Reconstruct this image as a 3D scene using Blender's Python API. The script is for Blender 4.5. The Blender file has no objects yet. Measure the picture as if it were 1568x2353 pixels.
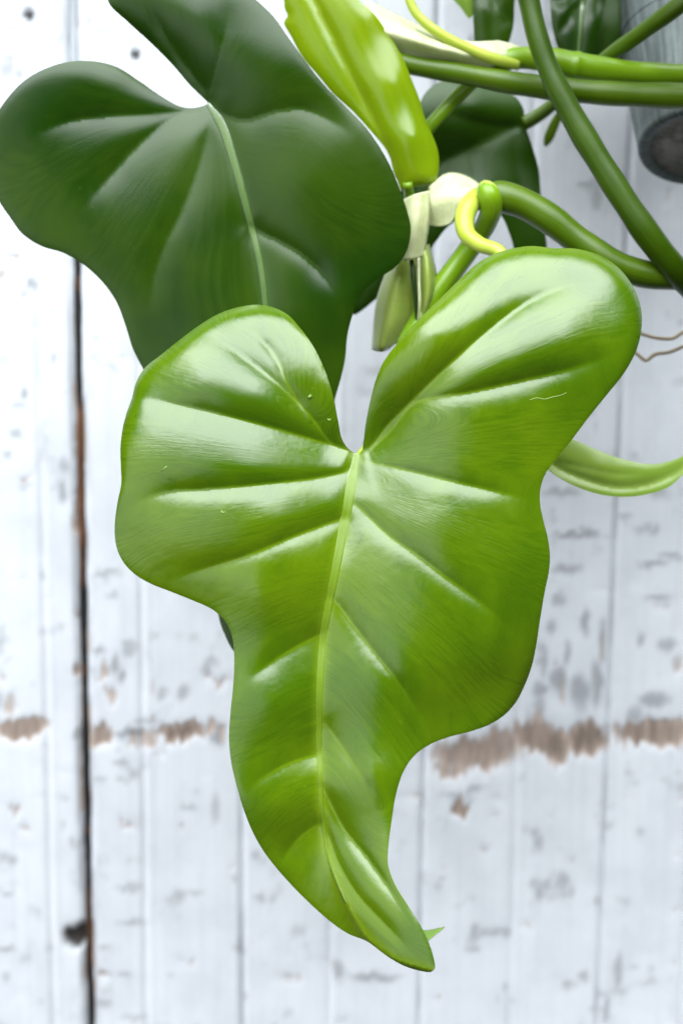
import bpy, bmesh, math, random
import numpy as np
from mathutils import Vector, Matrix
from mathutils.geometry import delaunay_2d_cdt

scene = bpy.context.scene
COL = scene.collection
R = math.radians

# ------------------------------------------------------------------ camera
DIST = 0.50                    # camera to the big leaf
K = 0.30 / 2352 / DIST         # tangent per tracing unit (picture traced on a 1568 x 2352 sheet)
U = K * DIST                   # one tracing unit in metres at the big leaf
PITCH, ROLL = R(10.4), R(0.54)
fwd = Vector((0, math.cos(PITCH), -math.sin(PITCH)))
right0 = Vector((1, 0, 0)); up0 = right0.cross(fwd)
right = right0 * math.cos(ROLL) + up0 * math.sin(ROLL)
up = up0 * math.cos(ROLL) - right0 * math.sin(ROLL)
CAM = Vector((0, 0, 1.45)) - fwd * DIST
cam_data = bpy.data.cameras.new('camera'); cam = bpy.data.objects.new('camera', cam_data)
COL.objects.link(cam); scene.camera = cam
m = Matrix((right, up, -fwd)).transposed().to_4x4(); m.translation = CAM
cam.matrix_world = m
cam_data.sensor_fit = 'VERTICAL'; cam_data.sensor_height = 36
cam_data.lens = 36 / (2352 * K)
cam_data.clip_start = 0.02; cam_data.clip_end = 50
cam_data.dof.use_dof = True; cam_data.dof.focus_distance = DIST - 0.002; cam_data.dof.aperture_fstop = 9.5

# ------------------------------------------------------------------ light (soft window light)
world = bpy.data.worlds.new('World'); scene.world = world; world.use_nodes = True
bg = world.node_tree.nodes['Background']; bg.inputs[0].default_value = (0.94, 0.97, 1.0, 1); bg.inputs[1].default_value = 0.06
TARGET = Vector((0, 0, 1.45))
def area(name, loc, sx, sy, power, col, target=TARGET):
    l = bpy.data.lights.new(name, 'AREA'); l.shape = 'RECTANGLE'; l.size = sx; l.size_y = sy; l.energy = power; l.color = col
    o = bpy.data.objects.new(name, l); COL.objects.link(o); o.location = loc
    o.rotation_euler = (target - Vector(loc)).to_track_quat('-Z', 'Y').to_euler()
    return o
area('window_light', (-1.76, -2.00, 1.88), 3.0, 2.4, 34, (0.93, 0.97, 1.0))
area('overhead_light', (-0.15, -1.35, 3.75), 4.0, 3.0, 410, (0.93, 0.97, 1.0), Vector((-0.15, -0.85, 1.45)))
scene.view_settings.view_transform = 'Standard'; scene.view_settings.look = 'None'
scene.view_settings.exposure = 0.0; scene.view_settings.gamma = 1.0; scene.view_settings.use_curve_mapping = False

# ------------------------------------------------------------------ helpers
def P(px, py, d):
    px, py, d = float(px), float(py), float(d)
    return CAM + (DIST + d) * (fwd + right * ((px - 784) * K) + up * ((1176 - py) * K))
CAMn, fn, rn, un = (np.array(v) for v in (CAM, fwd, right, up))
def Pn(px, py, d):
    px = np.asarray(px, float)[:, None]; py = np.asarray(py, float)[:, None]; d = np.asarray(d, float)[:, None]
    return CAMn + (DIST + d) * (fn + rn * ((px - 784) * K) + un * ((1176 - py) * K))

def catmull(pts, step=6.0, closed=False):
    p = np.array(pts, float); n = len(p); out = []
    segs = n if closed else n - 1
    for i in range(segs):
        if closed: a, b, c, e = p[(i-1) % n], p[i], p[(i+1) % n], p[(i+2) % n]
        else: a, b, c, e = p[max(i-1, 0)], p[i], p[i+1], p[min(i+2, n-1)]
        L = np.linalg.norm((c - b)[:2]); k = max(1, int(round(L / step)))
        t1 = np.linalg.norm((b-a)[:2])**.5 or 1; t2 = np.linalg.norm((c-b)[:2])**.5 or 1; t3 = np.linalg.norm((e-c)[:2])**.5 or 1
        m1 = (c-b) if (b == a).all() else t2 * ((b-a)/t1 - (c-a)/(t1+t2) + (c-b)/t2)
        m2 = (c-b) if (e == c).all() else t2 * ((c-b)/t2 - (e-b)/(t2+t3) + (e-c)/t3)
        for j in range(k):
            s = j / k
            out.append((2*s**3-3*s**2+1)*b + (s**3-2*s**2+s)*m1 + (-2*s**3+3*s**2)*c + (s**3-s**2)*m2)
    if not closed: out.append(p[-1])
    return np.array(out)

def inside(poly, q):
    x, y = q[:, 0], q[:, 1]; r = np.zeros(len(q), bool)
    x1, y1 = poly[:, 0], poly[:, 1]; x2, y2 = np.roll(x1, -1), np.roll(y1, -1)
    for i in range(len(poly)):
        if y1[i] == y2[i]: continue
        c = (y1[i] > y) != (y2[i] > y)
        r ^= c & (x < (x2[i]-x1[i]) * (y - y1[i]) / (y2[i]-y1[i]) + x1[i])
    return r

def pdist(line, q, closed=False):
    """distance to a polyline, fraction along it, side"""
    a = line; b = np.roll(line, -1, 0)
    if not closed: a, b = a[:-1], b[:-1]
    L = np.linalg.norm(b - a, axis=1); cum = np.concatenate([[0], np.cumsum(L)])
    best = np.full(len(q), 1e9); s = np.zeros(len(q)); side = np.zeros(len(q))
    for i in range(len(a)):
        ab = b[i]-a[i]; l2 = L[i]**2
        if l2 < 1e-9: continue
        w = q - a[i]; t = np.clip((w @ ab) / l2, 0, 1)
        dd = np.hypot(w[:, 0]-t*ab[0], w[:, 1]-t*ab[1]); k = dd < best
        best[k] = dd[k]; s[k] = (cum[i] + t[k]*L[i]) / cum[-1]
        side[k] = np.sign(ab[0]*w[k, 1] - ab[1]*w[k, 0])
    return best, s, side

def tps(pts):
    p = np.array(pts, float); n = len(p)
    xy = p[:, :2] / 100
    def phi(r2): return np.where(r2 > 1e-12, 0.5 * r2 * np.log(np.maximum(r2, 1e-12)), 0)
    r2 = ((xy[:, None] - xy[None])**2).sum(2)
    A = np.zeros((n+3, n+3)); A[:n, :n] = phi(r2) + np.eye(n)*0.15
    A[:n, n] = 1; A[:n, n+1:] = xy; A[n, :n] = 1; A[n+1:, :n] = xy.T
    w = np.linalg.solve(A, np.concatenate([p[:, 2], [0, 0, 0]]))
    def f(q):
        q = np.asarray(q, float) / 100
        r = ((q[:, None] - xy[None])**2).sum(2)
        return phi(r) @ w[:n] + w[n] + q @ w[n+1:]
    return f

def vnoise(x, y, seed):
    rs = np.random.RandomState(seed); T = rs.rand(256, 256)
    xi = np.floor(x).astype(int); yi = np.floor(y).astype(int); fx = x-xi; fy = y-yi
    fx = fx*fx*(3-2*fx); fy = fy*fy*(3-2*fy)
    g = lambda i, j: T[i & 255, j & 255]
    return (g(xi, yi)*(1-fx)+g(xi+1, yi)*fx)*(1-fy) + (g(xi, yi+1)*(1-fx)+g(xi+1, yi+1)*fx)*fy
def fbm(x, y, seed, o=4):
    r = 0; a = 0.5
    for k in range(o):
        r = r + a*vnoise(x*2**k, y*2**k, seed+k); a *= .5
    return r / (1-.5**o)
def sstep(a, b, x):
    t = np.clip((x-a)/(b-a), 0, 1); return t*t*(3-2*t)

def new_obj(name, verts, faces, mats, parent=None, smooth=True, attrs=None, label=None):
    me = bpy.data.meshes.new(name); me.from_pydata([tuple(v) for v in verts], [], faces); me.update()
    for mt in (mats if isinstance(mats, (list, tuple)) else [mats]): me.materials.append(mt)
    if smooth: me.polygons.foreach_set('use_smooth', [True]*len(me.polygons))
    for k, v in (attrs or {}).items():
        a = me.attributes.new(k, 'FLOAT', 'POINT'); a.data.foreach_set('value', np.asarray(v, np.float32))
    o = bpy.data.objects.new(name, me); COL.objects.link(o)
    if parent: o.parent = parent; o.matrix_parent_inverse = parent.matrix_world.inverted()
    if label: o['label'] = label
    return o
def thing(name, loc, label, cat):
    o = bpy.data.objects.new(name, None); COL.objects.link(o); o.location = loc; o.empty_display_size = 0.02
    o.matrix_world = Matrix.Translation(loc); o['label'] = label; o['category'] = cat
    return o

# ------------------------------------------------------------------ materials
class NT:
    def __init__(s, name):
        s.m = bpy.data.materials.new(name); s.m.use_nodes = True; s.t = s.m.node_tree
        s.t.nodes.clear(); s.out = s.t.nodes.new('ShaderNodeOutputMaterial')
    def n(s, typ, **kw):
        x = s.t.nodes.new(typ)
        for k, v in kw.items(): setattr(x, k, v)
        return x
    def l(s, a, b): s.t.links.new(a, b)
    def set(s, sock, v):
        if hasattr(v, 'type') and hasattr(v, 'is_linked'): s.l(v, sock)
        else: sock.default_value = v
    def attr(s, name): return s.n('ShaderNodeAttribute', attribute_name=name).outputs['Fac']
    def math(s, op, a, b=0.0, c=0.0, clamp=False):
        x = s.n('ShaderNodeMath', operation=op, use_clamp=clamp)
        for i, v in enumerate((a, b, c)): s.set(x.inputs[i], v)
        return x.outputs[0]
    def mix(s, f, a, b):
        x = s.n('ShaderNodeMix', data_type='RGBA'); s.set(x.inputs[0], f)
        s.set(x.inputs[6], a if hasattr(a, 'is_linked') else (*a, 1)); s.set(x.inputs[7], b if hasattr(b, 'is_linked') else (*b, 1))
        return x.outputs[2]
    def noise(s, vec, scale, detail=3, rough=.55):
        x = s.n('ShaderNodeTexNoise'); s.set(x.inputs['Vector'], vec); x.inputs['Scale'].default_value = scale
        x.inputs['Detail'].default_value = detail; x.inputs['Roughness'].default_value = rough; return x.outputs['Fac']
    def comb(s, x, y, z=0.0):
        c = s.n('ShaderNodeCombineXYZ'); s.set(c.inputs[0], x); s.set(c.inputs[1], y); s.set(c.inputs[2], z); return c.outputs[0]
    def ramp(s, f, lo, hi):
        x = s.n('ShaderNodeMapRange', interpolation_type='SMOOTHSTEP'); s.set(x.inputs[0], f)
        x.inputs[1].default_value = lo; x.inputs[2].default_value = hi; return x.outputs[0]
    def bsdf(s, col, rough, spec=.5, bump=None, transl=None, tcol=None, sheen=0):
        p = s.n('ShaderNodeBsdfPrincipled'); s.set(p.inputs['Base Color'], col if hasattr(col, 'is_linked') else (*col, 1))
        s.set(p.inputs['Roughness'], rough); p.inputs['Specular IOR Level'].default_value = spec
        if bump is not None: s.l(bump, p.inputs['Normal'])
        o = p.outputs[0]
        if transl:
            t = s.n('ShaderNodeBsdfTranslucent'); s.set(t.inputs[0], tcol if hasattr(tcol, 'is_linked') else (*tcol, 1))
            mx = s.n('ShaderNodeMixShader'); mx.inputs[0].default_value = transl; s.l(o, mx.inputs[1]); s.l(t.outputs[0], mx.inputs[2]); o = mx.outputs[0]
        s.l(o, s.out.inputs[0]); return p
    def plantskin(s, col, rough, ior, bump, transl, tcol):
        d = s.n('ShaderNodeBsdfDiffuse'); s.set(d.inputs[0], col if hasattr(col, 'is_linked') else (*col, 1))
        g = s.n('ShaderNodeBsdfGlossy', distribution='BECKMANN'); s.set(g.inputs['Roughness'], rough)
        fr = s.n('ShaderNodeFresnel'); fr.inputs['IOR'].default_value = ior
        s.l(bump, g.inputs['Normal']); s.l(bump, fr.inputs['Normal']); s.l(bump, d.inputs['Normal'])
        t = s.n('ShaderNodeBsdfTranslucent'); s.set(t.inputs[0], tcol if hasattr(tcol, 'is_linked') else (*tcol, 1))
        m1 = s.n('ShaderNodeMixShader'); m1.inputs[0].default_value = transl; s.l(d.outputs[0], m1.inputs[1]); s.l(t.outputs[0], m1.inputs[2])
        m2 = s.n('ShaderNodeMixShader'); s.l(fr.outputs[0], m2.inputs[0]); s.l(m1.outputs[0], m2.inputs[1]); s.l(g.outputs[0], m2.inputs[2])
        s.l(m2.outputs[0], s.out.inputs[0])
    def bump(s, h, strength, dist, nrm=None):
        b = s.n('ShaderNodeBump'); b.inputs['Strength'].default_value = strength; b.inputs['Distance'].default_value = dist
        s.l(h, b.inputs['Height'])
        if nrm is not None: s.l(nrm, b.inputs['Normal'])
        return b.outputs[0]
    def obj(s): return s.n('ShaderNodeTexCoord').outputs['Object']

def leaf_material(name, c1, c2, cvein, rough, spec, transl, tcol, stri=0.25, streak=0.5):
    k = NT(name); t, s, v = k.attr('t'), k.attr('s'), k.attr('vein'); oc = k.obj()
    fib = k.noise(k.comb(k.math('MULTIPLY', t, 22.0), k.math('MULTIPLY', s, 1.3)), 1.0, 4, .6)
    fine = k.noise(k.comb(k.math('MULTIPLY', t, 70.0), k.math('MULTIPLY', s, 2.2)), 1.0, 3, .6)
    big = k.noise(oc, 22.0, 3, .5)
    f = k.math('ADD', k.math('MULTIPLY', big, 1.0 - streak*.5), k.math('MULTIPLY', fib, streak*.5))
    col = k.mix(k.ramp(f, .34, .66), c1, c2)
    col = k.mix(k.math('MULTIPLY', k.ramp(fine, .55, .8), .14), col, c2)
    spk = k.ramp(k.noise(oc, 700.0, 2, .5), .68, .78)
    col = k.mix(k.math('MULTIPLY', spk, .12), col, cvein)
    col = k.mix(k.math('MULTIPLY', v, .85, clamp=True), col, cvein)
    r = k.math('ADD', rough - .07, k.math('MULTIPLY', fib, .10)); r = k.math('ADD', r, k.math('MULTIPLY', spk, .06))
    fade = k.ramp(s, .25, 1.3); fib2 = k.math('MULTIPLY', fib, fade); fine2 = k.math('MULTIPLY', fine, fade)
    b = k.bump(fib2, stri, .00045); b = k.bump(fine2, stri*.6, .0002, b)
    if stri > .12: b = k.bump(k.noise(oc, 130.0, 3, .5), .13, .0016, b)
    b = k.bump(k.noise(oc, 1500.0, 2, .5), .10, .00008, b)
    k.plantskin(col, r, 1.3 + .36*spec, b, transl, tcol)
    return k.m
def plain_plant(name, c1, c2, rough=.38, spec=.5, transl=.12, tcol=None, fold=.25):
    k = NT(name); oc = k.obj(); s, t = k.attr('s'), k.attr('t')
    st = k.noise(k.comb(k.math('MULTIPLY', t, 14.0), k.math('MULTIPLY', s, .6)), 1.0, 4, .6)
    f = k.math('ADD', k.math('MULTIPLY', k.noise(oc, 60.0, 3), .5), k.math('MULTIPLY', st, .5))
    col = k.mix(k.ramp(f, .3, .7), c1, c2)
    spk = k.ramp(k.noise(oc, 900.0, 2), .68, .8); col = k.mix(k.math('MULTIPLY', spk, .25), col, c2)
    b = k.bump(st, fold, .0004); b = k.bump(k.noise(oc, 1200.0, 2), .12, .0001, b)
    if fold > .5: b = k.bump(k.noise(oc, 140.0, 3), .35, .002, b)
    k.plantskin(col, rough, 1.3 + .3*spec, b, transl, tcol or c2)
    return k.m

M_LEAF = leaf_material('glossy_green_leaf', (.050, .118, .0006), (.108, .192, .0016), (.25, .37, .014), .30, .92, .28, (.30, .46, .002), .17, .7)
M_RIM = plain_plant('pale_leaf_edge', (.30, .44, .12), (.38, .52, .18), .4)
M_DARK = leaf_material('dark_green_leaf', (.009, .034, .0015), (.026, .062, .0025), (.055, .105, .03), .33, .30, .14, (.07, .15, .0005), .08)
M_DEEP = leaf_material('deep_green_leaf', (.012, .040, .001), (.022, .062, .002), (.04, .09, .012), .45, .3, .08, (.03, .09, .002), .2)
M_LIME = leaf_material('lime_leaf', (.15, .27, .003), (.23, .35, .006), (.30, .42, .03), .27, .5, .50, (.60, .70, .004), .1)
M_FRESH = leaf_material('fresh_leaf', (.15, .28, .025), (.21, .35, .045), (.34, .48, .10), .36, .45, .4, (.45, .65, .04), .15)
M_PALE = leaf_material('pale_young_leaf', (.22, .36, .04), (.33, .47, .08), (.46, .58, .16), .36, .45, .45, (.45, .65, .06), .12)
M_YOUNG = leaf_material('young_folded_leaf', (.38, .50, .10), (.54, .64, .20), (.60, .68, .25), .4, .4, .5, (.70, .82, .15), .1)
M_MIDRIB = plain_plant('pale_midrib', (.110, .195, .006), (.145, .230, .012), .36, .45, .12)
M_MIDRIB_D = plain_plant('dull_midrib', (.065, .13, .025), (.10, .17, .045), .38, .5, .12)
M_STEM = plain_plant('green_stem', (.042, .092, .0012), (.078, .140, .004), .38, .55, .06)
M_STEM_D = plain_plant('dark_green_stem', (.022, .054, .0008), (.044, .090, .002), .42, .22, .05)
M_STEM_L = plain_plant('light_green_stem', (.12, .25, .003), (.19, .33, .010), .32, .6, .1)
M_STEM_Y = plain_plant('yellow_green_stem', (.36, .49, .02), (.50, .60, .09), .30, .6, .22)
M_SHEATH = plain_plant('papery_sheath', (.62, .67, .33), (.84, .87, .60), .5, .3, .40, (.8, .85, .42), fold=.8)
M_ROOT = plain_plant('dry_root', (.22, .17, .10), (.36, .29, .19), .7, .2, .02)

# ------------------------------------------------------------------ wall of planks
WALL_Y = CAM.y + 0.70 * math.cos(PITCH)
def wall_xz(px, py):
    v = fwd + right * ((px-784)*K) + up * ((1176-py)*K); t = (WALL_Y - CAM.y) / v.y
    q = CAM + v*t; return q.x, q.z
def project(x, y, z):
    q = np.stack([x, y, z], -1) - CAMn; dep = q @ fn
    return (q @ rn)/dep/K + 784, 1176 - (q @ un)/dep/K

BLOBS = {  # wear traced on the wall: bare wood, grey stains, dark holes (x, y, rx, ry, amount)
 'bare': [(34,1864,13,20,.8),(55,1911,16,9,.7),(234,2240,16,9,.9),(430,2206,26,13,.5),(297,1897,32,10,.6),(1056,1862,21,25,1.3),(1118,1953,18,11,.6),
  (1209,2125,20,15,.5),(659,2248,36,15,.55),(1298,1316,34,9,.4),(1553,1530,12,28,.7),(1290,1591,12,42,.6),(1234,1643,24,22,.7),(1383,1480,8,50,.5),
  (239,1543,12,32,.7),(256,1595,18,25,.7),(505,1568,36,13,.7),(28,1610,18,34,.75),(7,1557,14,12,.6),(177,1419,7,18,1.0),(178,1544,9,20,1.0),(176,1010,7,60,.8),(176,1180,8,90,.9),
  (26,589,34,11,.7),(6,644,20,16,.7),(76,742,8,9,.5),(60,1097,26,11,.6),(26,38,8,8,1.0),(50,1670,70,30,1.3),(232,1690,32,34,1.1),(330,1700,40,26,.75),(415,1680,66,24,1.25),(495,1674,34,20,.8),
  (1090,1728,120,44,1.0),(1035,1765,46,30,.9),(1120,1745,60,30,.8),(1230,1690,70,44,1.15),(1280,1712,34,48,1.2),(1345,1702,56,46,1.2),(1500,1686,110,36,1.2),(1150,1700,60,36,.95),(1435,1695,40,36,.7),(362,1732,18,14,.5),(1545,1700,40,30,1.0)],
 'dark': [(232,1676,22,18,.5),(415,1678,44,11,.8),(1345,1695,44,30,.75),(1275,1706,26,34,.7),(1500,1682,90,24,.5),(1090,1712,100,24,.45),(300,1683,28,9,.6),(1220,1690,30,26,.4)],
 'grey': [(262,2240,55,5,.5),(277,1751,20,8,.5),(230,1790,17,7,.4),(279,1790,17,7,.4),(432,1854,26,7,.4),(497,1852,12,38,.35),(299,2038,34,9,.4),(303,2119,36,6,.5),(452,2054,24,6,.35),
  (586,1965,11,9,.4),(555,2175,7,22,.5),(311,2337,35,8,.4),(12,1970,15,18,.4),(16,2050,18,6,.5),(18,2180,24,6,.6),(1090,2143,11,26,.5),(1238,2054,10,16,.5),(1339,2244,13,13,.5),
  (1419,2228,10,44,.5),(1389,2321,9,35,.5),(1161,2272,9,9,.4),(861,2244,66,9,.6),(687,2135,20,17,.3),(1331,1229,64,8,.75),(1290,1130,44,9,.5),(1298,1308,38,12,.55),(1496,1294,38,8,.6),
  (1541,1276,30,8,.5),(1512,1372,34,8,.5),(1266,1437,9,20,.5),(1343,1429,10,36,.6),(1383,1473,9,52,.6),(1436,1187,18,10,.4),(1468,1470,10,20,.5),(1529,1478,24,14,.5),
  (1280,1560,22,34,.6),(1330,1590,26,44,.6),(1370,1570,14,60,.6),(1240,1585,18,20,.6),(1500,1607,38,20,.6),(1455,1640,20,20,.5),(1250,1520,9,40,.5),(1300,1500,10,30,.5),
  (249,1315,30,8,.5),(258,1367,18,7,.4),(225,1492,20,8,.6),(262,1525,10,26,.6),(278,1555,9,16,.6),(374,1595,14,20,.4),(422,1589,15,20,.5),(300,1682,40,12,.8),(180,1690,18,16,.6),(340,1655,30,8,.5),(500,1690,22,26,.7),
  (76,655,13,15,.6),(56,902,9,10,.6),(35,996,14,12,.5),(20,1042,14,8,.5),(43,929,18,7,.4),(127,826,9,10,.5),(145,1128,13,28,.6),(150,1068,11,24,.5),(127,716,10,16,.4),(9,820,16,7,.4),(260,846,14,8,.35),
  (68,33,22,20,.5),(31,64,16,8,.5),(313,121,14,14,.5),(235,72,24,9,.4),(204,45,8,18,.4),(45,170,13,16,.5),(291,87,12,10,.35),(60,1115,20,12,.4),(100,1010,8,60,.25),(860,850,30,8,.3),(840,900,20,14,.2)],
 'hole': [(68,33,10,10,1.2),(313,121,9,9,1.2),(176,2151,30,24,1.5),(186,2138,18,22,1.2)],
}
def wear(kind, px, py):
    wx = px + 16*(fbm(px/22, py/22, 7)-.5) + 10*(fbm(px/6, py/14, 17)-.5); wy = py + 20*(fbm(px/14, py/26, 8)-.5) + (46 if kind in ('bare', 'dark') else 9)*(fbm(px/11, py/90, 18, 3)-.5)
    r = np.zeros_like(px)
    for (x, y, rx, ry, a) in BLOBS[kind]:
        e = ((wx-x)/rx)**2 + ((wy-y)/ry)**2
        np.maximum(r, a*(1-sstep(.45, 1.35, np.sqrt(e))), out=r)
    return r

k = NT('peeling_white_paint'); oc = k.obj(); ba, gr, dk, ho = k.attr('bare'), k.attr('grey'), k.attr('dark'), k.attr('hole')
sep = k.n('ShaderNodeSeparateXYZ'); k.l(oc, sep.inputs[0])
grain = k.noise(k.comb(k.math('MULTIPLY', sep.outputs[0], 900.0), 0.0, k.math('MULTIPLY', sep.outputs[2], 25.0)), 1.0, 4, .6)
brush = k.noise(k.comb(k.math('MULTIPLY', sep.outputs[0], 320.0), 0.0, k.math('MULTIPLY', sep.outputs[2], 9.0)), 1.0, 4, .6)
blot = k.noise(oc, 45.0, 4, .6)
paint = k.mix(k.ramp(blot, .35, .75), (.67, .695, .735), (.59, .615, .655))
paint = k.mix(k.math('MULTIPLY', k.ramp(brush, .45, .8), .35), paint, (.49, .52, .57))
paint = k.mix(k.math('MULTIPLY', gr, .9), paint, (.29, .30, .32))
streak = k.noise(k.comb(k.math('MULTIPLY', sep.outputs[0], 420.0), 0.0, k.math('MULTIPLY', sep.outputs[2], 26.0)), 1.0, 4, .65)
wood = k.mix(k.ramp(streak, .3, .7), (.26, .195, .160), (.56, .45, .385))
wood = k.mix(dk, wood, (.13, .10, .082))
edge = k.ramp(k.math('ADD', ba, k.math('MULTIPLY', k.math('SUBTRACT', streak, .5), 1.9)), .30, .95)
col = k.mix(edge, paint, wood)
col = k.mix(ho, col, (.035, .03, .027))
h = k.math('SUBTRACT', k.math('MULTIPLY', grain, .12), edge)
b = k.bump(h, .5, .0006); b = k.bump(brush, .3, .0005, b)
k.bsdf(col, k.math('ADD', .55, k.math('MULTIPLY', edge, .2)), .3, b)
M_WALL = k.m
k = NT('dark_old_wood'); oc = k.obj(); nz = k.noise(oc, 60.0, 5, .65)
k.bsdf(k.mix(k.ramp(nz, .3, .75), (.022, .022, .023), (.10, .085, .07)), .8, .2, k.bump(nz, .5, .001)); M_GAP = k.m

wall = thing('plank_wall', Vector((0, WALL_Y, 1.05)), 'white painted wooden plank wall with peeling paint, behind the plant', 'wall')
Z0, Z1 = 1.05, 1.85
def gx(px, py): return wall_xz(px, py)[0]
edges = [gx(197, 1786), gx(556, 2002), gx(968, 2000), gx(1391, 1760)]
wdt = 0.071
joints = [edges[0]-3*wdt, edges[0]-2*wdt, edges[0]-wdt, *edges, *[edges[-1]+q*wdt for q in (1, 2, 3, 4)]]
gaps = [.0001, .0001, .0001, .0036, .0001, .0001, .0001, .0001, .0001, .0001, .0001]        # opening at each joint
beads = [.5, .5, gx(113, 1900), gx(331, 1900), gx(760, 1900), gx(1184, 1719), .5, .5, .5, .5]
for i in range(len(joints)-1):
    a, bx_ = joints[i] + gaps[i]/2, joints[i+1] - gaps[i+1]/2
    far = i in (0, 1, 7, 8, 9)
    st = .0011 if not far else .003
    n = int((bx_-a)/st)
    xs = np.concatenate([[a, a], a + np.array([.0006, .0014, .0022]), np.linspace(a+.003, bx_-.003, n), bx_ - np.array([.0022, .0014, .0006]), [bx_, bx_]])
    zs = np.arange(Z0, Z1, .0018 if not far else .004)
    X, Z = np.meshgrid(xs, zs)
    wob = .0006*(fbm(Z*40, X*0+i*3.1, 31)-.5)
    e = np.minimum(X-a, bx_-X)
    Y = WALL_Y + .0015*(1-sstep(0, .0022, e)) + .0009*(fbm(X*60, Z*14, 40+i)-.5)
    bead = beads[i] if beads[i] != .5 else (a+bx_)/2
    Y = Y + .0011*np.exp(-((X-bead-wob)/.0011)**2) - .0003*np.exp(-((X-bead-.0026)/.0012)**2)
    Y[:, 0] += .012; Y[:, -1] += .012
    edge_w = np.zeros_like(X); edge_w[:, :4] = 1; edge_w[:, -4:] = -1
    jl, jr = (.0012 if gaps[i] > .001 else 0), (.0012 if gaps[i+1] > .001 else 0)
    X = X + np.where(edge_w > 0, jl*(fbm(Z*70, Z*0+i, 51)-.5), 0) + np.where(edge_w < 0, jr*(fbm(Z*70, Z*0+i+1, 61)-.5), 0)
    px, py = project(X.ravel(), np.full(X.size, WALL_Y), Z.ravel())
    bare, grey, dark, hole = (np.zeros(X.size) for _ in range(4))
    lo = fbm(X.ravel()*180, Z.ravel()*90, 71); 
    grey += .75*sstep(.60, .76, fbm(X.ravel()*70, Z.ravel()*130, 72)) * sstep(.45, .7, lo)
    bare += .40*sstep(.70, .82, fbm(X.ravel()*90, Z.ravel()*120, 73))
    bare = np.maximum(bare, wear('bare', px, py)); grey = np.maximum(grey, 1.55*wear('grey', px, py)); dark = wear('dark', px, py); hole = wear('hole', px, py)
    er = e.ravel()
    grey = np.maximum(grey, .30*(1-sstep(.0004, .0018, er))*sstep(.3, .6, fbm(X.ravel()*10, Z.ravel()*60, 75)))
    grey = np.maximum(grey, .28*np.exp(-((X-bead)/.0009)**2).ravel()*sstep(.35, .6, fbm(X.ravel()*10, Z.ravel()*40, 76)))
    if i in (2, 3):
        near = np.abs(X-edges[0]).ravel()
        rag = fbm(X.ravel()*200, Z.ravel()*55, 77)
        bare = np.maximum(bare, .8*(1-sstep(.0020, .0036, near))*sstep(.60, .72, rag)); grey = np.maximum(grey, .5*(1-sstep(.0026, .006, near))*sstep(.42, .6, rag))
    dark = np.maximum(dark, .45*sstep(.75, 1.15, bare))
    side = np.zeros_like(X); side[:, 0] = side[:, -1] = 1; side = side.ravel()
    bare = np.maximum(bare, side*1.2); dark = np.maximum(dark, side*.95)
    nx, nz = X.shape[1], X.shape[0]
    fa = [(r*nx+c, r*nx+c+1, (r+1)*nx+c+1, (r+1)*nx+c) for r in range(nz-1) for c in range(nx-1)]
    new_obj('plank', np.stack([X.ravel(), (Y + .0014*hole.reshape(X.shape) + .0004*np.clip(bare, 0, 1).reshape(X.shape)).ravel(), Z.ravel()], -1), fa, M_WALL, wall,
            attrs={'bare': bare, 'grey': np.clip(grey, 0, 1), 'dark': np.clip(dark, 0, 1), 'hole': np.clip(hole, 0, 1)})
bm = bmesh.new()
bmesh.ops.create_cube(bm, size=1, matrix=Matrix.Translation(((joints[0]+joints[-1])/2, WALL_Y+.016, (Z0+Z1)/2)) @ Matrix.Diagonal((joints[-1]-joints[0], .01, Z1-Z0-.004, 1)))
me = bpy.data.meshes.new('backing_board'); bm.to_mesh(me); bm.free(); me.materials.append(M_GAP)
o = bpy.data.objects.new('backing_board', me); COL.objects.link(o); o.parent = wall; o.matrix_parent_inverse = wall.matrix_world.inverted()
# tongue of the next board, seen inside the wide gap: painted over at the top, bare brown wood further down
zs = np.arange(Z0+.01, Z1-.01, .003); v = []; f = []; tone = []; pnt = []
for j, z in enumerate(zs):
    x0 = edges[0]; _, pyv = project(np.array([x0]), np.array([WALL_Y]), np.array([z])); pyv = float(pyv[0])
    top = float(sstep(620, 420, pyv)); br = float(sstep(900, 980, pyv)*sstep(1330, 1230, pyv)) + .5*float(vnoise(np.array([pyv/60]), np.array([3.3]), 5)[0] > .66)
    yy = WALL_Y + .0062*(1-top) + .0026*top + .0006*math.sin(z*90) - .0022*min(br, 1)*(1-top)
    for q, (dx, dy) in enumerate(((-.0026, .006), (-.0026, 0), (.0001 + .0005*math.sin(z*140) + .0022*top, .0006), (.0003 + .0022*top, .006))):
        v.append((x0+dx, yy+dy, z)); tone.append(min(br, 1)); pnt.append(top)
    if j: f += [((j-1)*4+q, (j-1)*4+q+1, j*4+q+1, j*4+q) for q in range(3)]
k = NT('old_tongue_wood'); oc = k.obj(); n2 = k.noise(oc, 160.0, 4, .6)
cc = k.mix(k.attr('tone'), (.045, .043, .042), (.24, .115, .06)); cc = k.mix(k.math('MULTIPLY', k.ramp(n2, .5, .75), .6), cc, (.05, .045, .042)); cc = k.mix(k.attr('painted'), cc, (.42, .45, .48))
k.bsdf(cc, .8, .2, k.bump(n2, .5, .0008))
new_obj('tongue', v, f, k.m, wall, label='tongue inside the wide dark gap, brown bare wood halfway down', attrs={'tone': tone, 'painted': pnt})

# ------------------------------------------------------------------ plant
plant = thing('philodendron_plant', P(1500, 300, .09), 'trailing green philodendron with heart-shaped glossy leaves hanging before the plank wall', 'plant')

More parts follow.
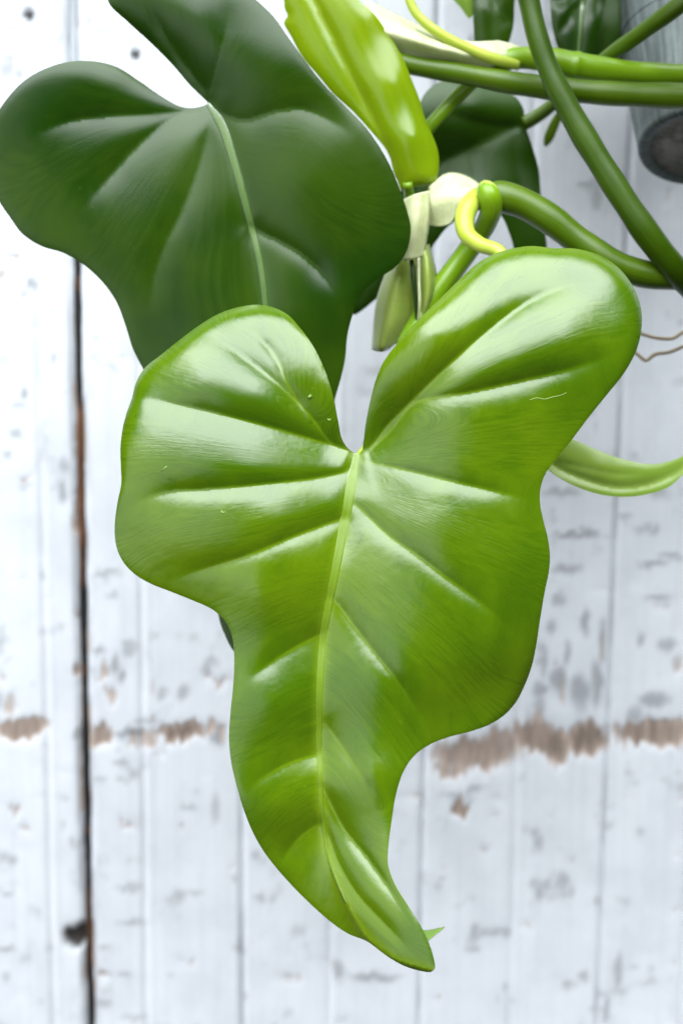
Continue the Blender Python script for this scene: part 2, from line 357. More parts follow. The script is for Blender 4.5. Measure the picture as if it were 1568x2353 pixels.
def build_leaf(parent, outline, midrib, veins, base, d0, mats, label, spacing=6.0, A=16, w=48, w0=3.0, curls=(), edge=(8, 16), mid_valley=(10, 30), thick=.0005, name='leaf', rib=None, ribmat=None, extra=None, riblift=.0004):
    poly = catmull(outline, spacing*.8, True)
    coarse = poly[::3]
    x0, y0 = poly.min(0)-spacing; x1, y1 = poly.max(0)+spacing
    gy = np.arange(y0, y1, spacing*.866); pts = []
    for j, y in enumerate(gy):
        xs = np.arange(x0 + (spacing/2 if j % 2 else 0), x1, spacing); pts.append(np.stack([xs, np.full_like(xs, y)], -1))
    q = np.concatenate(pts); q = q[inside(poly, q)]
    vp = np.concatenate([catmull(midrib, spacing)] + [catmull(v_[0], spacing) for v_ in veins]); vp = vp[inside(poly, vp)]
    for v_ in [midrib] + [v_[0] for v_ in veins]:
        dv_, _, _ = pdist(catmull(v_, 12), q); q = q[dv_ > spacing*.5]
    keep = []; seen = set()
    for p_ in vp:
        kk = (int(p_[0]//(spacing*.6)), int(p_[1]//(spacing*.6)))
        if kk not in seen: seen.add(kk); keep.append(p_)
    q = np.concatenate([q, np.array(keep)])
    db, _, _ = pdist(coarse, q, True); q = q[db > spacing*.55]
    allp = np.concatenate([poly, q]); n = len(poly)
    co, _, fc, _, _, _ = delaunay_2d_cdt([Vector((p[0], -p[1])) for p in allp], [], [list(range(n))[::-1]], 1, 1e-4)
    co = np.array([(c[0], -c[1]) for c in co])
    fc = [f_ if ((co[f_[1]][0]-co[f_[0]][0])*(-(co[f_[2]][1]-co[f_[0]][1])) - (co[f_[2]][0]-co[f_[0]][0])*(-(co[f_[1]][1]-co[f_[0]][1]))) > 0 else f_[::-1] for f_ in fc]
    mid = catmull(midrib, 8); vl = [(catmull(v[0], 10), *v[1:]) for v in veins]
    bf = tps(base)
    def height(p):
        h = bf(p)
        dm, sm, sd = pdist(mid, p)
        h = h - mid_valley[0]*(1-.6*sm)*np.exp(-(np.sqrt(dm**2+16)-4)/mid_valley[1])
        acc = np.zeros(len(p))
        for (ln, amp, ww) in vl:
            dv, sv, sdv = pdist(ln, p)
            a = amp*A*sstep(1.02, .62, sv)*sstep(-.15, .12, sv)
            acc += (a*np.exp(-(np.sqrt(dv**2+w0**2)-w0)/(w*ww)))**3
        h = h - np.cbrt(acc)
        de, _, _ = pdist(coarse, p, True)
        h = h - edge[0]*np.exp(-de/edge[1])
        for (cx, cy, cr, ca, cw) in curls:
            h = h - ca*np.exp(-((p[:, 0]-cx)**2+(p[:, 1]-cy)**2)/(2*cr*cr))*np.exp(-de/cw)
        if extra is not None: h = h + extra(p, dm, sm, sd, de)
        return h
    h = height(co)
    dm, sm, sd = pdist(mid, co)
    # coordinate running across the fibres, for the fine striation
    lines = [ln for ln, _, _ in vl]
    sides = [np.sign(np.median(pdist(mid, ln[2:])[2])) for ln in lines]
    veinm = np.exp(-(dm/ (9 if rib is None else 14))**2)*.5
    veinm = np.maximum(veinm, .9*np.exp(-np.hypot(co[:, 0]-midrib[0][0], co[:, 1]-midrib[0][1])/16))
    tn = np.zeros(len(co)); td = np.full(len(co), 1e-12)
    for i, ln in enumerate(lines):
        dv, sv, _ = pdist(ln, co)
        veinm = np.maximum(veinm, .36*np.exp(-(dv/3.0)**2)*sstep(.95, .3, sv))
        W = np.where(sides[i] == sd, 1.0, 1e-6)/(dv+6.0)**3
        tn += i*W; td += W
    t = tn/td
    o = new_obj(name, Pn(co[:, 0], co[:, 1], d0 - h*U), fc, mats, parent, attrs={'t': t, 's': dm/100, 'vein': veinm}, label=label)
    md = o.modifiers.new('thickness', 'SOLIDIFY'); md.thickness = thick; md.offset = -1
    if len(mats) > 1: md.material_offset_rim = 1
    es = o.modifiers.new('crisp_rim', 'EDGE_SPLIT'); es.split_angle = R(55)
    if rib:
        r0, r1, s_end = rib
        line = catmull(midrib, 5); L = len(line); line = line[:max(4, int(L*s_end))]; v = []; f_ = []; at = []; NS = 10
        tan = np.gradient(line, axis=0); tan /= np.linalg.norm(tan, axis=1)[:, None]; nor = np.stack([-tan[:, 1], tan[:, 0]], -1)
        off = np.linspace(-1, 1, NS+1); frs = np.arange(len(line))/(len(line)-1); rrs = (r0 + (r1-r0)*frs**.8)*(.45+.55*sstep(0, .07, frs))
        grid = line[:, None] + nor[:, None]*(off[None, :, None]*rrs[:, None, None])
        hg = height(grid.reshape(-1, 2)).reshape(len(line), NS+1)
        for j in range(len(line)):
            fr, rr, pp = frs[j], rrs[j], grid[j]
            hh = hg[j, NS//2]*.6 + hg[j]*.4
            z = np.sqrt(np.maximum(0, 1-off**2))
            dd = d0 - hh*U - riblift*rr/r0*z*2.2 + .0006*(np.abs(off) > .99)
            v += list(Pn(pp[:, 0], pp[:, 1], dd)); at += [(o_*1.0, fr*10) for o_ in off]
            if j: f_ += [((j-1)*(NS+1)+q_, (j-1)*(NS+1)+q_+1, j*(NS+1)+q_+1, j*(NS+1)+q_) for q_ in range(NS)]
        at = np.array(at)
        new_obj('midrib', v, [x[::-1] for x in f_], ribmat, o, attrs={'t': at[:, 0], 's': at[:, 1]})
    return o, height

def tube(parent, pts, mat, name='stem', label=None, sides=20, flat=1.0, cap=True, bulge=()):
    """pts: (x, y, depth, radius) in tracing units"""
    c = catmull(pts, 7); W = np.array([P(a[0], a[1], a[2]) for a in c]); rad = c[:, 3]*K*(DIST+c[:, 2])
    tan = np.gradient(W, axis=0); tan /= np.linalg.norm(tan, axis=1)[:, None]
    side = np.cross(tan[0], fn); side /= np.linalg.norm(side); v = []; f = []; at = []
    for j in range(len(W)):
        side = side - tan[j]*(side @ tan[j]); side /= np.linalg.norm(side); oth = np.cross(tan[j], side)
        rr = rad[j]*(1+.025*math.sin(j*.35)+.02*math.sin(j*.13+1))
        for q in range(sides):
            an = 2*math.pi*q/sides
            v.append(W[j] + side*math.cos(an)*rr + oth*math.sin(an)*rr*flat); at.append((math.cos(an)*.5+math.sin(2*an)*.2, j*.1))
        if j: f += [((j-1)*sides+q, (j-1)*sides+(q+1) % sides, j*sides+(q+1) % sides, j*sides+q) for q in range(sides)]
    if cap: f += [tuple(range(sides))[::-1], tuple(range((len(W)-1)*sides, len(W)*sides))]
    at = np.array(at)
    return new_obj(name, v, f, mat, parent, attrs={'t': at[:, 0], 's': at[:, 1]}, label=label)

def patch(parent, rows, mat, name, label=None, thick=.00022, n=14):
    """curved sheet through rows of (x, y, depth)"""
    R_ = [catmull([(a[0], a[1], a[2]*1e4) for a in r], 1e9) for r in rows]
    def res(r, k):
        r = np.array(r, float); c = catmull([(x, y, z*1e4) for x, y, z in r], 5); t = np.linspace(0, len(c)-1, k); i = np.minimum(t.astype(int), len(c)-2); fr = (t-i)[:, None]
        return c[i]*(1-fr)+c[i+1]*fr
    g = np.array([res(r, n) for r in rows]); g2 = np.array([res([(a[0], a[1], a[2]*1e-4) for a in g[:, j]], n*2) for j in range(n)])
    v = []; at = []
    for j in range(n):
        for i in range(n*2): v.append(P(g2[j, i, 0], g2[j, i, 1], g2[j, i, 2]*1e-4)); at.append((j/n*2, i*.08))
    f = [(j*2*n+i, j*2*n+i+1, (j+1)*2*n+i+1, (j+1)*2*n+i) for j in range(n-1) for i in range(2*n-1)]
    at = np.array(at)
    o = new_obj(name, v, f, mat, parent, attrs={'t': at[:, 0], 's': at[:, 1], 'vein': at[:, 0]*0}, label=label)
    md = o.modifiers.new('thickness', 'SOLIDIFY'); md.thickness = thick; md.offset = 0
    return o

# --- the big bright leaf in front
OUT_MAIN = [(818,1041),(800,1031),(785,1008),(776,965),(766,915),(753,870),(737,830),(717,792),(692,757),(662,724),(630,707),(592,700),(545,706),(500,722),(458,747),(415,779),(370,815),(332,846),(313,878),(303,915),(290,952),(281,990),(277,1030),(278,1075),
 (279,1110),(271,1150),(265,1190),(264,1230),(270,1263),(285,1293),(310,1319),(345,1340),(390,1358),(440,1378),(488,1400),(518,1428),(533,1462),(538,1510),(536,1570),(530,1630),(526,1690),(531,1750),(545,1810),(560,1860),(580,1910),(606,1956),(640,2000),(680,2044),(720,2083),(760,2118),(800,2145),(842,2162),
 (880,2190),(920,2215),(960,2229),(990,2232),(998,2224),(994,2195),(984,2165),(965,2125),(935,2078),(906,2030),(891,1988),(892,1940),(900,1880),(908,1830),(925,1775),(950,1737),(985,1711),(1030,1693),(1080,1680),(1122,1665),(1158,1642),(1186,1610),(1206,1570),(1221,1528),(1231,1480),(1240,1420),(1250,1360),(1260,1310),(1262,1275),(1257,1235),(1248,1200),(1240,1160),(1240,1125),
 (1251,1090),(1276,1055),(1310,1013),(1350,960),(1390,910),(1430,860),(1456,815),(1470,770),(1473,725),(1463,680),(1441,640),(1410,607),(1370,584),(1320,571),(1270,570),(1220,565),(1180,570),(1140,581),(1100,602),(1060,637),(1020,676),(980,715),(940,755),(905,797),(880,832),(863,872),(850,920),(840,970),(835,1010),(830,1036)]
MID_MAIN = [(818,1043),(812,1080),(800,1150),(785,1230),(768,1320),(752,1400),(741,1480),(735,1560),(733,1650),(733,1720),(736,1800),(741,1881),(753,1962),(777,2034),(806,2095),(843,2155),(900,2200),(985,2229)]
VEINS_MAIN = [
 ([(700,945),(659,880),(631,819),(587,767),(550,736)], .8, .6),
 ([(800,1035),(760,1018),(712,956),(639,884),(578,835),(518,791),(482,771),(450,760)], 1.1, 1.0),
 ([(800,1038),(777,1029),(699,1005),(599,977),(478,946),(324,912),(285,902)], 1.5, 1.25),
 ([(800,1078),(789,1086),(720,1100),(599,1114),(478,1124),(377,1132),(312,1156),(280,1175)], .85, .75),
 ([(790,1190),(776,1195),(680,1231),(558,1280),(437,1316),(380,1340)], .55, .65),
 ([(745,1450),(732,1459),(672,1491),(606,1535),(562,1574)], .34, .6),
 ([(736,1728),(727,1733),(661,1755),(595,1793),(560,1830)], .26, .6),
 ([(742,1887),(692,1921),(659,1962),(641,2002)], .4, .7),
 ([(832,1035),(845,1032),(897,971),(973,895),(1054,818),(1126,757),(1202,701),(1279,663),(1345,647),(1400,650)], 1.5, 1.15),
 ([(850,1035),(900,985),(945,930),(968,920),(1075,902),(1202,874),(1304,849),(1396,818),(1440,800)], .95, .9),
 ([(835,1060),(851,1063),(922,1078),(1024,1103),(1126,1126),(1230,1150)], .42, .5),
 ([(815,1160),(828,1170),(886,1226),(958,1277),(1014,1320),(1088,1373),(1145,1421),(1193,1470)], .40, .5),
 ([(765,1375),(779,1393),(836,1470),(918,1574),(968,1650),(995,1690)], .45, .5),
 ([(738,1650),(781,1711),(825,1777),(870,1850)], .3, .7),
 ([(742,1810),(788,1901),(841,1970),(893,2042),(950,2130)], .5, .40),
 ([(748,1900),(775,1980),(820,2055),(880,2120),(960,2205)], .35, .30),
]
BASE_MAIN = [(818,1045,-45),(785,1230,-16),(741,1480,-10),(733,1720,-16),(745,1920,-16),(805,2095,26),(900,2200,80),(990,2228,118),
 (500,1040,36),(280,1050,-8),(590,705,-98),(330,850,-62),(740,850,-42),(460,860,6),(600,880,2),(270,1240,-28),(400,1358,-22),(490,1402,-12),(537,1500,-8),(526,1700,4),(560,1870,8),(640,2000,-14),(760,2120,-5),(840,2164,38),
 (640,1180,28),(600,1370,26),(630,1620,18),(640,1850,10),(380,1120,14),(400,1250,10),
 (1000,760,32),(870,850,-8),(848,935,-28),(1200,567,-84),(1060,640,-30),(1470,740,-58),(1410,610,-92),(1300,750,12),(1250,920,12),(1330,985,-14),(1240,1140,-6),(1050,1010,18),(1000,1200,24),(1130,1250,18),(1260,1280,-6),(1120,1500,8),(1000,1450,26),(1235,1450,-20),(1190,1600,-50),(1100,1675,-34),(985,1711,-14),(900,1560,28),(850,1780,36),(905,1840,26),(892,1985,54),(840,1980,30),(930,2110,84),(965,2125,98)]
CURLS_MAIN = [(330,860,90,18,13),(285,1000,100,14,13),(470,740,100,18,14),(610,700,80,18,14),(1200,567,110,16,14),(1400,610,90,20,14),(1470,740,90,18,13),(940,750,120,22,20),(1060,640,70,20,18),(1200,1580,70,16,12)]
def tip_fold(p, dm, sm, sd, de):
    left = sd > 0
    return np.where(left, -30*sstep(.58, .90, sm)*(1-np.exp(-dm/12)), 0)
main_leaf, H_MAIN = build_leaf(plant, OUT_MAIN, MID_MAIN, VEINS_MAIN, BASE_MAIN, 0.0, [M_LEAF, M_RIM], 'large bright glossy green heart-shaped leaf in front', spacing=4.6, w0=3.6,
    A=24, w=44, curls=CURLS_MAIN, edge=(2, 6), mid_valley=(14, 26), thick=.00028, rib=(17, 3.5, .80), ribmat=M_MIDRIB, riblift=.00022, extra=tip_fold)
# the folded-back end of its left half, its point showing beside the tip
patch(main_leaf, [[(846,2160,.002),(900,2203,-.006),(955,2222,-.010)], [(880,2150,.006),(925,2170,.002),(972,2174,-.002)], [(930,2128,.010),(975,2137,.007),(1021,2129,.004)]], M_FRESH, 'folded_tip', 'pale green point behind the leaf tip')
JD = -H_MAIN(np.array([(818., 1046.)]))[0]*U
tube(main_leaf, [(1096,446,.054,16),(1080,466,.050,22),(1066,502,.046,23),(1072,538,.042,21),(1102,562,.038,18),(1150,583,.033,16),(1150,680,.032,14),(1010,860,.028,14),(880,990,.020,14),(824,1050,JD+.0030,11)], M_STEM_Y, 'petiole', 'yellow green leaf stalk curving behind the leaf')

def mark(pts, r, nm, lab):
    q = np.array(pts, float); hh = H_MAIN(q)
    tube(main_leaf, [(a[0], a[1], -h_*U - .00002, r) for a, h_ in zip(pts, hh)], M_SCAR, nm, lab, sides=6, flat=.5)
M_SCAR = plain_plant('dry_scar', (.17, .27, .05), (.26, .36, .10), .4)
mark([(1215,919),(1232,914),(1250,917),(1268,912),(1287,908),(1300,902)], .8, 'scar', 'thin pale scratch on the right lobe')
mark([(508,1172),(511,1178),(517,1176)], 1.5, 'scar', None)
mark([(370,1082),(378,1076),(384,1071)], 1.3, 'scar', None)
mark([(752,962),(756,966),(759,962)], 1.6, 'scar', None)
mark([(709,909),(711,911),(714,913)], 5.0, 'water_drop', 'tiny water drop on the left lobe')
# --- the dark leaf behind it
OUT_DARK = [(477,237),(444,248),(413,244),(368,219),(317,184),(267,153),(209,140),(152,143),(95,162),(51,190),(13,232),(-10,270),(-24,330),(-22,400),(-5,455),(25,501),(51,536),(95,565),(146,581),(190,606),(235,647),(267,692),(289,749),(305,800),(327,844),(385,960),(440,1080),(480,1220),(497,1340),(502,1415),(515,1455),(540,1498),(566,1500),(620,1410),(680,1250),(730,1070),(768,920),(785,860),(793,819),(797,774),(809,724),(825,679),(863,644),(908,613),(933,578),(943,527),(936,489),(914,425),(889,368),(844,298),(800,251),(749,200),(705,146),(660,83),(628,38),(584,-4),(530,-50),(450,-85),(340,-80),(270,-45),(248,0),(298,54),(343,95),(394,146),(438,197),(468,226)]
MID_DARK = [(477,237),(508,286),(540,381),(571,495),(597,603),(609,695),(620,900),(612,1100),(585,1300),(548,1480)]
VEINS_DARK = [
 ([(470,248),(444,254),(355,263),(254,267),(159,279),(63,317)], .9, 1.0),
 ([(475,255),(463,260),(400,272),(317,336),(241,419),(178,495)], .8, 1.0),
 ([(485,285),(479,300),(457,381),(419,482),(381,559),(355,635),(343,730)], .5, .8),
 ([(490,250),(530,272),(571,276),(635,256),(698,251),(762,279),(819,317)], .75, 1.0),
 ([(571,515),(600,535),(635,552),(698,590),(749,641),(781,692)], .9, .7),
 ([(474,228),(467,209),(406,127),(355,38),(330,-30)], .8, .8),
 ([(480,225),(500,150),(520,60),(520,-30)], .4, 1.0)]
BASE_DARK = [(477,237,-18),(540,381,-7),(597,603,0),(620,900,0),(548,1480,-18),(200,250,6),(210,140,4),(0,240,16),(-10,430,18),(100,560,14),(200,420,8),(270,690,4),(380,560,7),(330,844,-6),(440,1080,-6),(500,1400,-33),(450,750,7),
 (700,420,14),(940,520,-21),(890,370,-11),(850,650,-13),(795,800,-12),(700,600,6),(700,750,6),(768,920,-9),(640,150,10),(800,251,-7),(620,30,-10),(450,40,8),(250,0,-24),(394,146,-24),(500,120,11),(450,-80,-18)]
build_leaf(plant, OUT_DARK, MID_DARK, VEINS_DARK, BASE_DARK, .040, [M_DARK, M_RIM], 'large dark green heart-shaped leaf behind the bright leaf, cut by the picture edge', spacing=6.5, w0=2.0, A=19, w=46, edge=(4, 10),
    mid_valley=(12, 30), curls=[(330,90,120,30,40)], rib=(13, 5, .62), ribmat=M_MIDRIB_D, extra=lambda p, dm, sm, sd, de: -.10*(p[:, 1]-500) + .02*(p[:, 0]-450))

# --- narrow lime leaf at the top, unrolling
OUT_LIME = [(648,-30),(652,0),(654,21),(660,36),(652,52),(668,83),(695,132),(727,170),(765,215),(810,256),(851,301),(885,342),(897,368),(903,395),(912,415),(922,438),(945,431),(979,427),(999,418),(1007,388),(1005,346),(993,312),(976,273),(962,225),(948,190),(927,138),(910,107),(886,69),(858,31),(830,7),(805,-25),(740,-60)]
MID_LIME = [(700,-40),(754,69),(796,156),(831,225),(870,300),(910,400),(920,430)]
VEINS_LIME = [([(760,-30),(830,80),(885,190),(930,320),(945,425)], .8, .8), ([(690,0),(735,100),(800,200),(865,300)], .5, .8), ([(820,0),(880,90),(930,190),(968,290),(985,400)], .6, .5)]
BASE_LIME = [(700,-20,0),(754,69,-2),(831,225,-4),(893,350,-4),(920,430,-12),(655,40,-22),(727,170,-20),(810,256,-18),(885,342,-10),(840,40,14),(900,190,18),(950,310,22),(890,70,-6),(948,190,-10),(985,290,-26),(1004,360,-14),(998,412,0),(950,425,-14),(965,350,6),(740,-60,0)]
lime, _ = build_leaf(plant, OUT_LIME, MID_LIME, VEINS_LIME, BASE_LIME, .058, [M_LIME, M_RIM], 'narrow yellow green young leaf at the top, beside the dark leaf', spacing=6, A=2, w=24, edge=(6, 10), mid_valley=(16, 16), curls=[(975,430,40,18,10)])
tube(lime, [(935,420,.060,11),(940,450,.064,12),(942,520,.068,12),(935,600,.072,12)], M_STEM_L, 'petiole')

# --- leaf reaching out to the right edge
OUT_R = [(1319,1011),(1362,1030),(1420,1052),(1477,1065),(1515,1064),(1568,1047),(1625,1010),(1668,965),(1640,1030),(1600,1068),(1568,1090),(1535,1118),(1477,1137),(1420,1141),(1362,1132),(1304,1109),(1267,1086),(1236,1055),(1232,1015),(1262,990)]
MID_R = [(1240,1040),(1272,1070),(1333,1098),(1414,1119),(1492,1111),(1568,1075),(1650,990)]
BASE_R = [(1240,1040,0),(1333,1098,-6),(1414,1119,-6),(1492,1111,-6),(1568,1075,-4),(1319,1011,-12),(1420,1052,-14),(1515,1064,-12),(1380,1075,2),(1480,1085,1),(1420,1141,-8),(1535,1118,-6),(1300,1105,-6),(1660,970,-12)]
build_leaf(plant, OUT_R, MID_R, [([(1272,1060),(1340,1075),(1420,1090),(1500,1085)], .5, .5)], BASE_R, .045, [M_PALE, M_RIM], 'slim light green leaf curving out to the right behind the bright leaf', spacing=6, A=6, w=14, edge=(2, 7), mid_valley=(12, 11), thick=.0003)

# --- dark leaf deep behind the stems
OUT_B = [(1205,284),(1201,250),(1182,222),(1130,200),(1060,182),(1005,190),(969,225),(955,300),(935,400),(880,520),(822,640),(811,722),(862,688),(930,622),(985,575),(1029,520),(1090,485),(1144,490),(1172,545),(1185,585),(1215,612),(1252,585),(1247,510),(1240,435),(1236,389),(1222,338)]
MID_B = [(1205,284),(1120,322),(1030,370),(960,440),(900,560),(830,690)]
BASE_B = [(1205,284,-5),(1120,322,-12),(1030,370,-10),(960,440,-4),(830,690,-20),(1130,205,-10),(1005,190,-22),(1080,250,22),(1100,420,22),(1236,400,-25),(1200,580,-20),(1160,500,5),(985,575,-10),(940,300,8)]
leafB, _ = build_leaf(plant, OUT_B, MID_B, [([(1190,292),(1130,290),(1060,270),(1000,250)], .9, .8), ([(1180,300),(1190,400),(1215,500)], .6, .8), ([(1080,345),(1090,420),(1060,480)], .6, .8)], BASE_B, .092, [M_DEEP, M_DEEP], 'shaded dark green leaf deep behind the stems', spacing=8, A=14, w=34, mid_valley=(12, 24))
tube(leafB, [(1203,284,.094,16),(1240,262,.092,15),(1290,222,.088,15),(1380,142,.076,17),(1470,76,.062,19),(1545,22,.052,20),(1700,-90,.04,20)], M_STEM, 'petiole', 'thin green leaf stalk rising to the upper right corner')

# --- leaves at the top edge
build_leaf(plant, [(1088,-80),(1084,0),(1087,60),(1092,100),(1122,120),(1160,108),(1176,70),(1180,20),(1176,-80)], [(1130,-80),(1135,20),(1138,110)], [([(1136,0),(1160,40),(1170,70)], .5, .6)],
    [(1086,0,-10),(1090,80,-14),(1133,0,-4),(1140,100,-8),(1178,40,-14),(1110,20,6),(1155,10,6),(1130,-80,0)], .090, [M_DARK, M_RIM], 'mid green leaf hanging at the top edge above the stems', spacing=8, A=10, w=20, mid_valley=(10, 18))
build_leaf(plant, [(1020,-80),(1036,-8),(1056,16),(1078,42),(1090,20),(1098,-80)], [(1060,-80),(1068,-20),(1076,36)], [], [(1036,0,-4),(1078,40,-8),(1090,0,-6),(1065,0,2),(1060,-80,0)], .098, [M_FRESH, M_RIM], 'tip of a light green leaf entering at the top edge', spacing=8, A=6, w=16)
build_leaf(plant, [(1252,-60),(1262,0),(1267,60),(1281,110),(1310,150),(1350,150),(1372,80),(1390,0),(1400,-60)], [(1345,-60),(1335,40),(1326,145)], [([(1340,0),(1300,50),(1280,90)], .8, .6), ([(1338,-10),(1290,0),(1265,20)], .6, .6)],
    [(1262,0,-14),(1280,110,-18),(1335,40,-6),(1326,140,-10),(1300,40,10),(1362,40,12),(1390,0,-12),(1330,-60,0)], .094, [M_DARK, M_RIM], 'dark grey green leaf at the top edge left of the zinc pot', spacing=8, A=13, w=20, mid_valley=(12, 18), rib=(7, 5, .95), ribmat=M_MIDRIB_D)
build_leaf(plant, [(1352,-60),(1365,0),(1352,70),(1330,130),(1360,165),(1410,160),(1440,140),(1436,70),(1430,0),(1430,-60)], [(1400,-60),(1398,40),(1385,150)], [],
    [(1360,0,-4),(1430,0,-12),(1345,120,-5),(1430,130,-14),(1395,50,6),(1400,-60,0)], .108, [M_DEEP, M_DEEP], 'very dark leaf-shaped sheet between the grey green leaf and the zinc pot', spacing=9, A=10, w=20)  # leaf-shaped sheet filling the dark area left of the pot
# narrow drooping green leaflet near the wall
tube(plant, [(1290,250,.110,6),(1280,270,.112,9),(1268,295,.114,11),(1257,322,.116,10),(1251,336,.117,3)], M_STEM, 'shoot', 'small narrow green shoot tip hanging below the crossing stems', flat=.4)

# --- stems
tube(plant, [(880,128,.064,20),(930,146,.064,22),(1050,168,.064,24),(1200,194,.064,26),(1350,211,.063,28),(1500,219,.062,29),(1700,222,.060,30)], M_STEM, 'stem', 'long straight dark green stem running level to the right edge')
tube(plant, [(925,345,.078,16),(960,318,.077,16),(1000,276,.076,17),(1050,222,.075,17),(1095,178,.072,18),(1130,150,.070,21),(1170,136,.068,24),(1220,133,.068,26),(1270,140,.068,29),(1310,149,.068,32),(1322,151,.068,35),(1334,153,.068,32),(1400,162,.068,29),(1480,169,.068,26),(1568,172,.068,24),(1700,172,.068,24)], M_STEM_L, 'stem', 'light green stem with a ringed node, arching above the level stem')
tube(plant, [(1204,-60,.050,25),(1214,0,.050,25),(1232,80,.049,25),(1264,170,.048,26),(1320,278,.047,28),(1400,410,.046,30),(1480,530,.046,31),(1550,620,.050,31),(1590,665,.056,30)], M_STEM_D, 'stem', 'dark green stem running diagonally down to the right in front of the others')
tube(plant, [(1118,446,.052,26),(1145,450,.052,34),(1200,467,.052,35),(1262,503,.052,35),(1330,556,.052,34),(1400,602,.052,33),(1480,630,.053,31),(1568,638,.054,30),(1700,638,.055,30)], M_STEM, 'stem', 'thick green stem curving down from the pale node to the right edge')
tube(plant, [(1108,432,.048,18),(1122,446,.047,25),(1128,475,.049,25),(1115,515,.054,24),(1092,550,.058,24),(1060,595,.060,25),(1020,650,.060,26),(975,720,.060,26),(930,800,.058,24)], M_STEM_L, 'stem', 'green side shoot dropping from the pale node behind the bright leaf')
tube(plant, [(930,-40,.060,9),(940,0,.060,10),(957,33,.060,11),(1004,74,.060,12),(1070,110,.061,13),(1130,134,.063,13),(1190,150,.066,12)], M_STEM_Y, 'petiole', 'yellow green leaf stalk bending in from the top edge')
M_NODE = plain_plant('pale_node', (.34, .46, .05), (.46, .56, .12), .36, .5, .2)
tube(plant, [(1100,432,.049,8),(1112,428,.048,14),(1122,434,.047,17),(1130,448,.047,19),(1131,468,.048,17),(1126,486,.050,12)], M_NODE, 'node', 'swollen yellow green node where the stems join')
# --- papery sheaths
patch(plant, [[(835,-5,.072),(905,30,.070),(985,68,.068),(1085,96,.067),(1145,93,.068),(1205,110,.070)],
              [(850,60,.060),(915,78,.058),(1000,105,.058),(1085,124,.061),(1150,126,.064),(1200,135,.068)],
              [(880,120,.070),(926,130,.068),(1000,143,.067),(1085,154,.067),(1130,158,.068),(1190,160,.071)]], M_SHEATH, 'sheath', 'long pale papery sheath lying along the upper stem')
patch(plant, [[(985,428,.060),(1025,398,.062),(1063,401,.062),(1100,422,.060),(1128,448,.056)],
              [(978,470,.055),(1020,440,.052),(1065,438,.051),(1094,450,.051),(1118,466,.051)],
              [(982,516,.059),(1010,521,.055),(1036,512,.053),(1050,480,.051),(1090,470,.050)]], M_SHEATH, 'sheath', 'cream papery sheath wrapped round the node')
patch(plant, [[(905,470,.060),(950,447,.050),(988,437,.053)], [(898,530,.060),(945,520,.049),(985,515,.053)], [(890,590,.061),(935,598,.052),(974,588,.055)]], M_SHEATH, 'sheath', 'cream papery flap standing at the dark leaf edge')
# --- young folded leaves hanging below the sheath
patch(plant, [[(905,585,.070),(880,640,.068),(862,700,.067),(853,804,.070)], [(925,585,.062),(905,650,.060),(890,740,.060),(870,808,.064)], [(950,590,.066),(945,660,.064),(935,720,.063),(886,806,.066)], [(968,590,.070),(972,660,.068),(962,725,.066),(945,755,.067)]], M_YOUNG, 'leaf', 'small folded light green leaf hanging under the cream flap')
patch(plant, [[(955,585,.060),(952,640,.059),(955,700,.059),(962,745,.060)], [(975,565,.055),(985,620,.053),(985,680,.054),(968,742,.057)], [(985,560,.062),(1003,630,.061),(1005,670,.061),(975,740,.061)]], M_YOUNG, 'leaf', 'narrow rolled light green leaf under the node')
tube(plant, [(961,592,.0535,3.2),(962,650,.0525,3.4),(963,700,.0525,3.2),(958,748,.055,2)], M_SHEATH, 'sheath', 'thin pale sheath edge between the folded young leaves', sides=10)
tube(plant, [(944,592,.0565,5.2),(950,650,.0555,5.4),(955,700,.0555,5),(957,748,.057,3)], M_DARK, 'shoot', 'dark narrow shoot beside the thin pale sheath', sides=10)
# --- dry aerial roots
tube(plant, [(1430,752,.085,3.5),(1474,767,.085,4),(1506,776,.085,4.2),(1544,777,.085,4.2),(1568,763,.085,4),(1640,740,.085,4)], M_ROOT, 'aerial_root', 'upper thin tan aerial root', sides=8)
tube(plant, [(1420,790,.090,3.5),(1457,809,.09,4),(1470,820,.09,4.2),(1482,828,.09,4.4),(1503,814,.09,4.4),(1535,809,.09,4.2),(1568,796,.09,4),(1640,775,.09,4)], M_ROOT, 'aerial_root', 'lower thin crooked tan aerial root', sides=8)

# --- unseen vine leaves added above and beyond the picture to shade the wall
def shade_leaf(cx, cy, d, sc, rot, lab):
    ca, sa = math.cos(R(rot))*sc, math.sin(R(rot))*sc
    tf = lambda p: (cx + (p[0]-560)*ca - (p[1]-620)*sa, cy + (p[0]-560)*sa + (p[1]-620)*ca, *p[2:])
    build_leaf(plant, [tf(p) for p in OUT_DARK], [tf(p) for p in MID_DARK], [([tf(p) for p in v_[0]], *v_[1:]) for v_ in VEINS_DARK], [tf(p) for p in BASE_DARK], d, [M_DARK, M_RIM], lab, spacing=16, A=15, w=50)
shade_leaf(1500, -760, .02, .80, -30, 'dark leaf added to shade the wall, above the picture over the zinc pot')
shade_leaf(1980, -420, .00, .80, -50, 'dark leaf added to shade the wall, beyond the upper right corner')
shade_leaf(2130, 300, .00, .70, -60, 'dark leaf added to shade the wall, beyond the right edge')
shade_leaf(1230, -640, .10, .62, 10, 'dark leaf added to shade the wall, above the picture near its middle')
shade_leaf(1720, -560, .10, .62, -20, 'dark leaf added to shade the wall, above the picture close to it')
shade_leaf(1420, -420, .115, .40, 25, 'small dark leaf added to shade the wall, above the picture close to it')
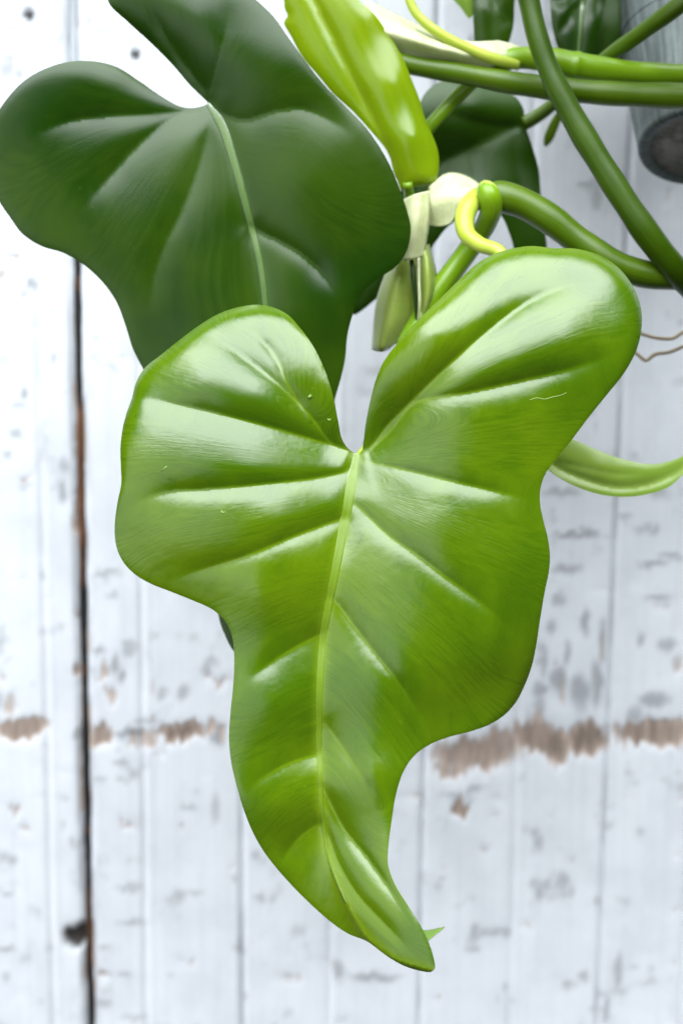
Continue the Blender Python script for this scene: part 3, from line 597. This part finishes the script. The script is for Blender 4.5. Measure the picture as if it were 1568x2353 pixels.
# ------------------------------------------------------------------ zinc pot
k = NT('weathered_zinc'); oc = k.obj(); sep = k.n('ShaderNodeSeparateXYZ'); k.l(oc, sep.inputs[0])
an = k.math('ARCTAN2', sep.outputs[0], sep.outputs[1])
st = k.noise(k.comb(k.math('MULTIPLY', an, 14.0), k.math('MULTIPLY', sep.outputs[2], 30.0)), 1.0, 5, .65)
bl = k.noise(oc, 120.0, 4, .6)
c = k.mix(k.ramp(st, .35, .68), (.06, .075, .073), (.155, .185, .18)); c = k.mix(k.math('MULTIPLY', k.ramp(bl, .5, .75), .5), c, (.07, .09, .085))
p = k.bsdf(c, .5, .5, k.bump(st, .35, .0008)); p.inputs['Metallic'].default_value = .35
M_ZINC = k.m
k = NT('stained_pot_base'); oc = k.obj(); bl = k.noise(oc, 160.0, 5, .65); b2 = k.noise(oc, 40.0, 3, .6)
c = k.mix(k.ramp(bl, .35, .68), (.12, .113, .10), (.32, .295, .275)); c = k.mix(k.math('MULTIPLY', k.ramp(b2, .45, .7), .5), c, (.10, .105, .10))
k.bsdf(c, .7, .3, k.bump(bl, .6, .001)); M_BASE = k.m
base_c = P(1598, 340, .090)
ax_top = P(1592, -150, .138) - base_c; ax_top.normalize()
pot = thing('zinc_pot', base_c, 'grey weathered zinc pot in the upper right corner, tilted to show its stained base', 'pot')
pot.rotation_euler = ax_top.to_track_quat('Z', 'Y').to_euler(); bpy.context.view_layer.update()
pot_mw = pot.matrix_world.copy()
SC = K*(DIST+.092)
def lathe(name, prof, mat, parent, sides=72, label=None):
    v = []; f = []
    for (r, z) in prof:
        for q in range(sides):
            a = 2*math.pi*q/sides; v.append((r*math.cos(a), r*math.sin(a), z))
    for j in range(len(prof)-1):
        f += [(j*sides+q, j*sides+(q+1) % sides, (j+1)*sides+(q+1) % sides, (j+1)*sides+q) for q in range(sides)]
    me = bpy.data.meshes.new(name); me.from_pydata(v, [], f); me.update(); me.materials.append(mat)
    me.polygons.foreach_set('use_smooth', [True]*len(me.polygons))
    o = bpy.data.objects.new(name, me); COL.objects.link(o); o.parent = parent
    if label: o['label'] = label
    return o
R0, R1, HH = 124*SC, 196*SC, 440*SC
lathe('body', [(R0-.003, .0006), (R0, -.0006), (R0+.0012, .0002), (R0+.0014, .002), *[(R0+.001+(R1-R0)*t, HH*t) for t in np.linspace(.03, 1, 24)], (R1+.002, HH+.001), (R1+.001, HH+.003), (R1-.001, HH+.001), (R1-.002, HH*.7)], M_ZINC, pot)
lathe('base', [(.00005, .0012), (R0*.3, .0011), (R0*.6, .0014), (R0*.85, .0012), (R0-.0025, .0008)][::-1], M_BASE, pot, label='stained grey brown underside')
lathe('soil', [(.00005, HH*.9), (R1*.5, HH*.9), (R1*.9, HH*.88)], M_GAP, pot)
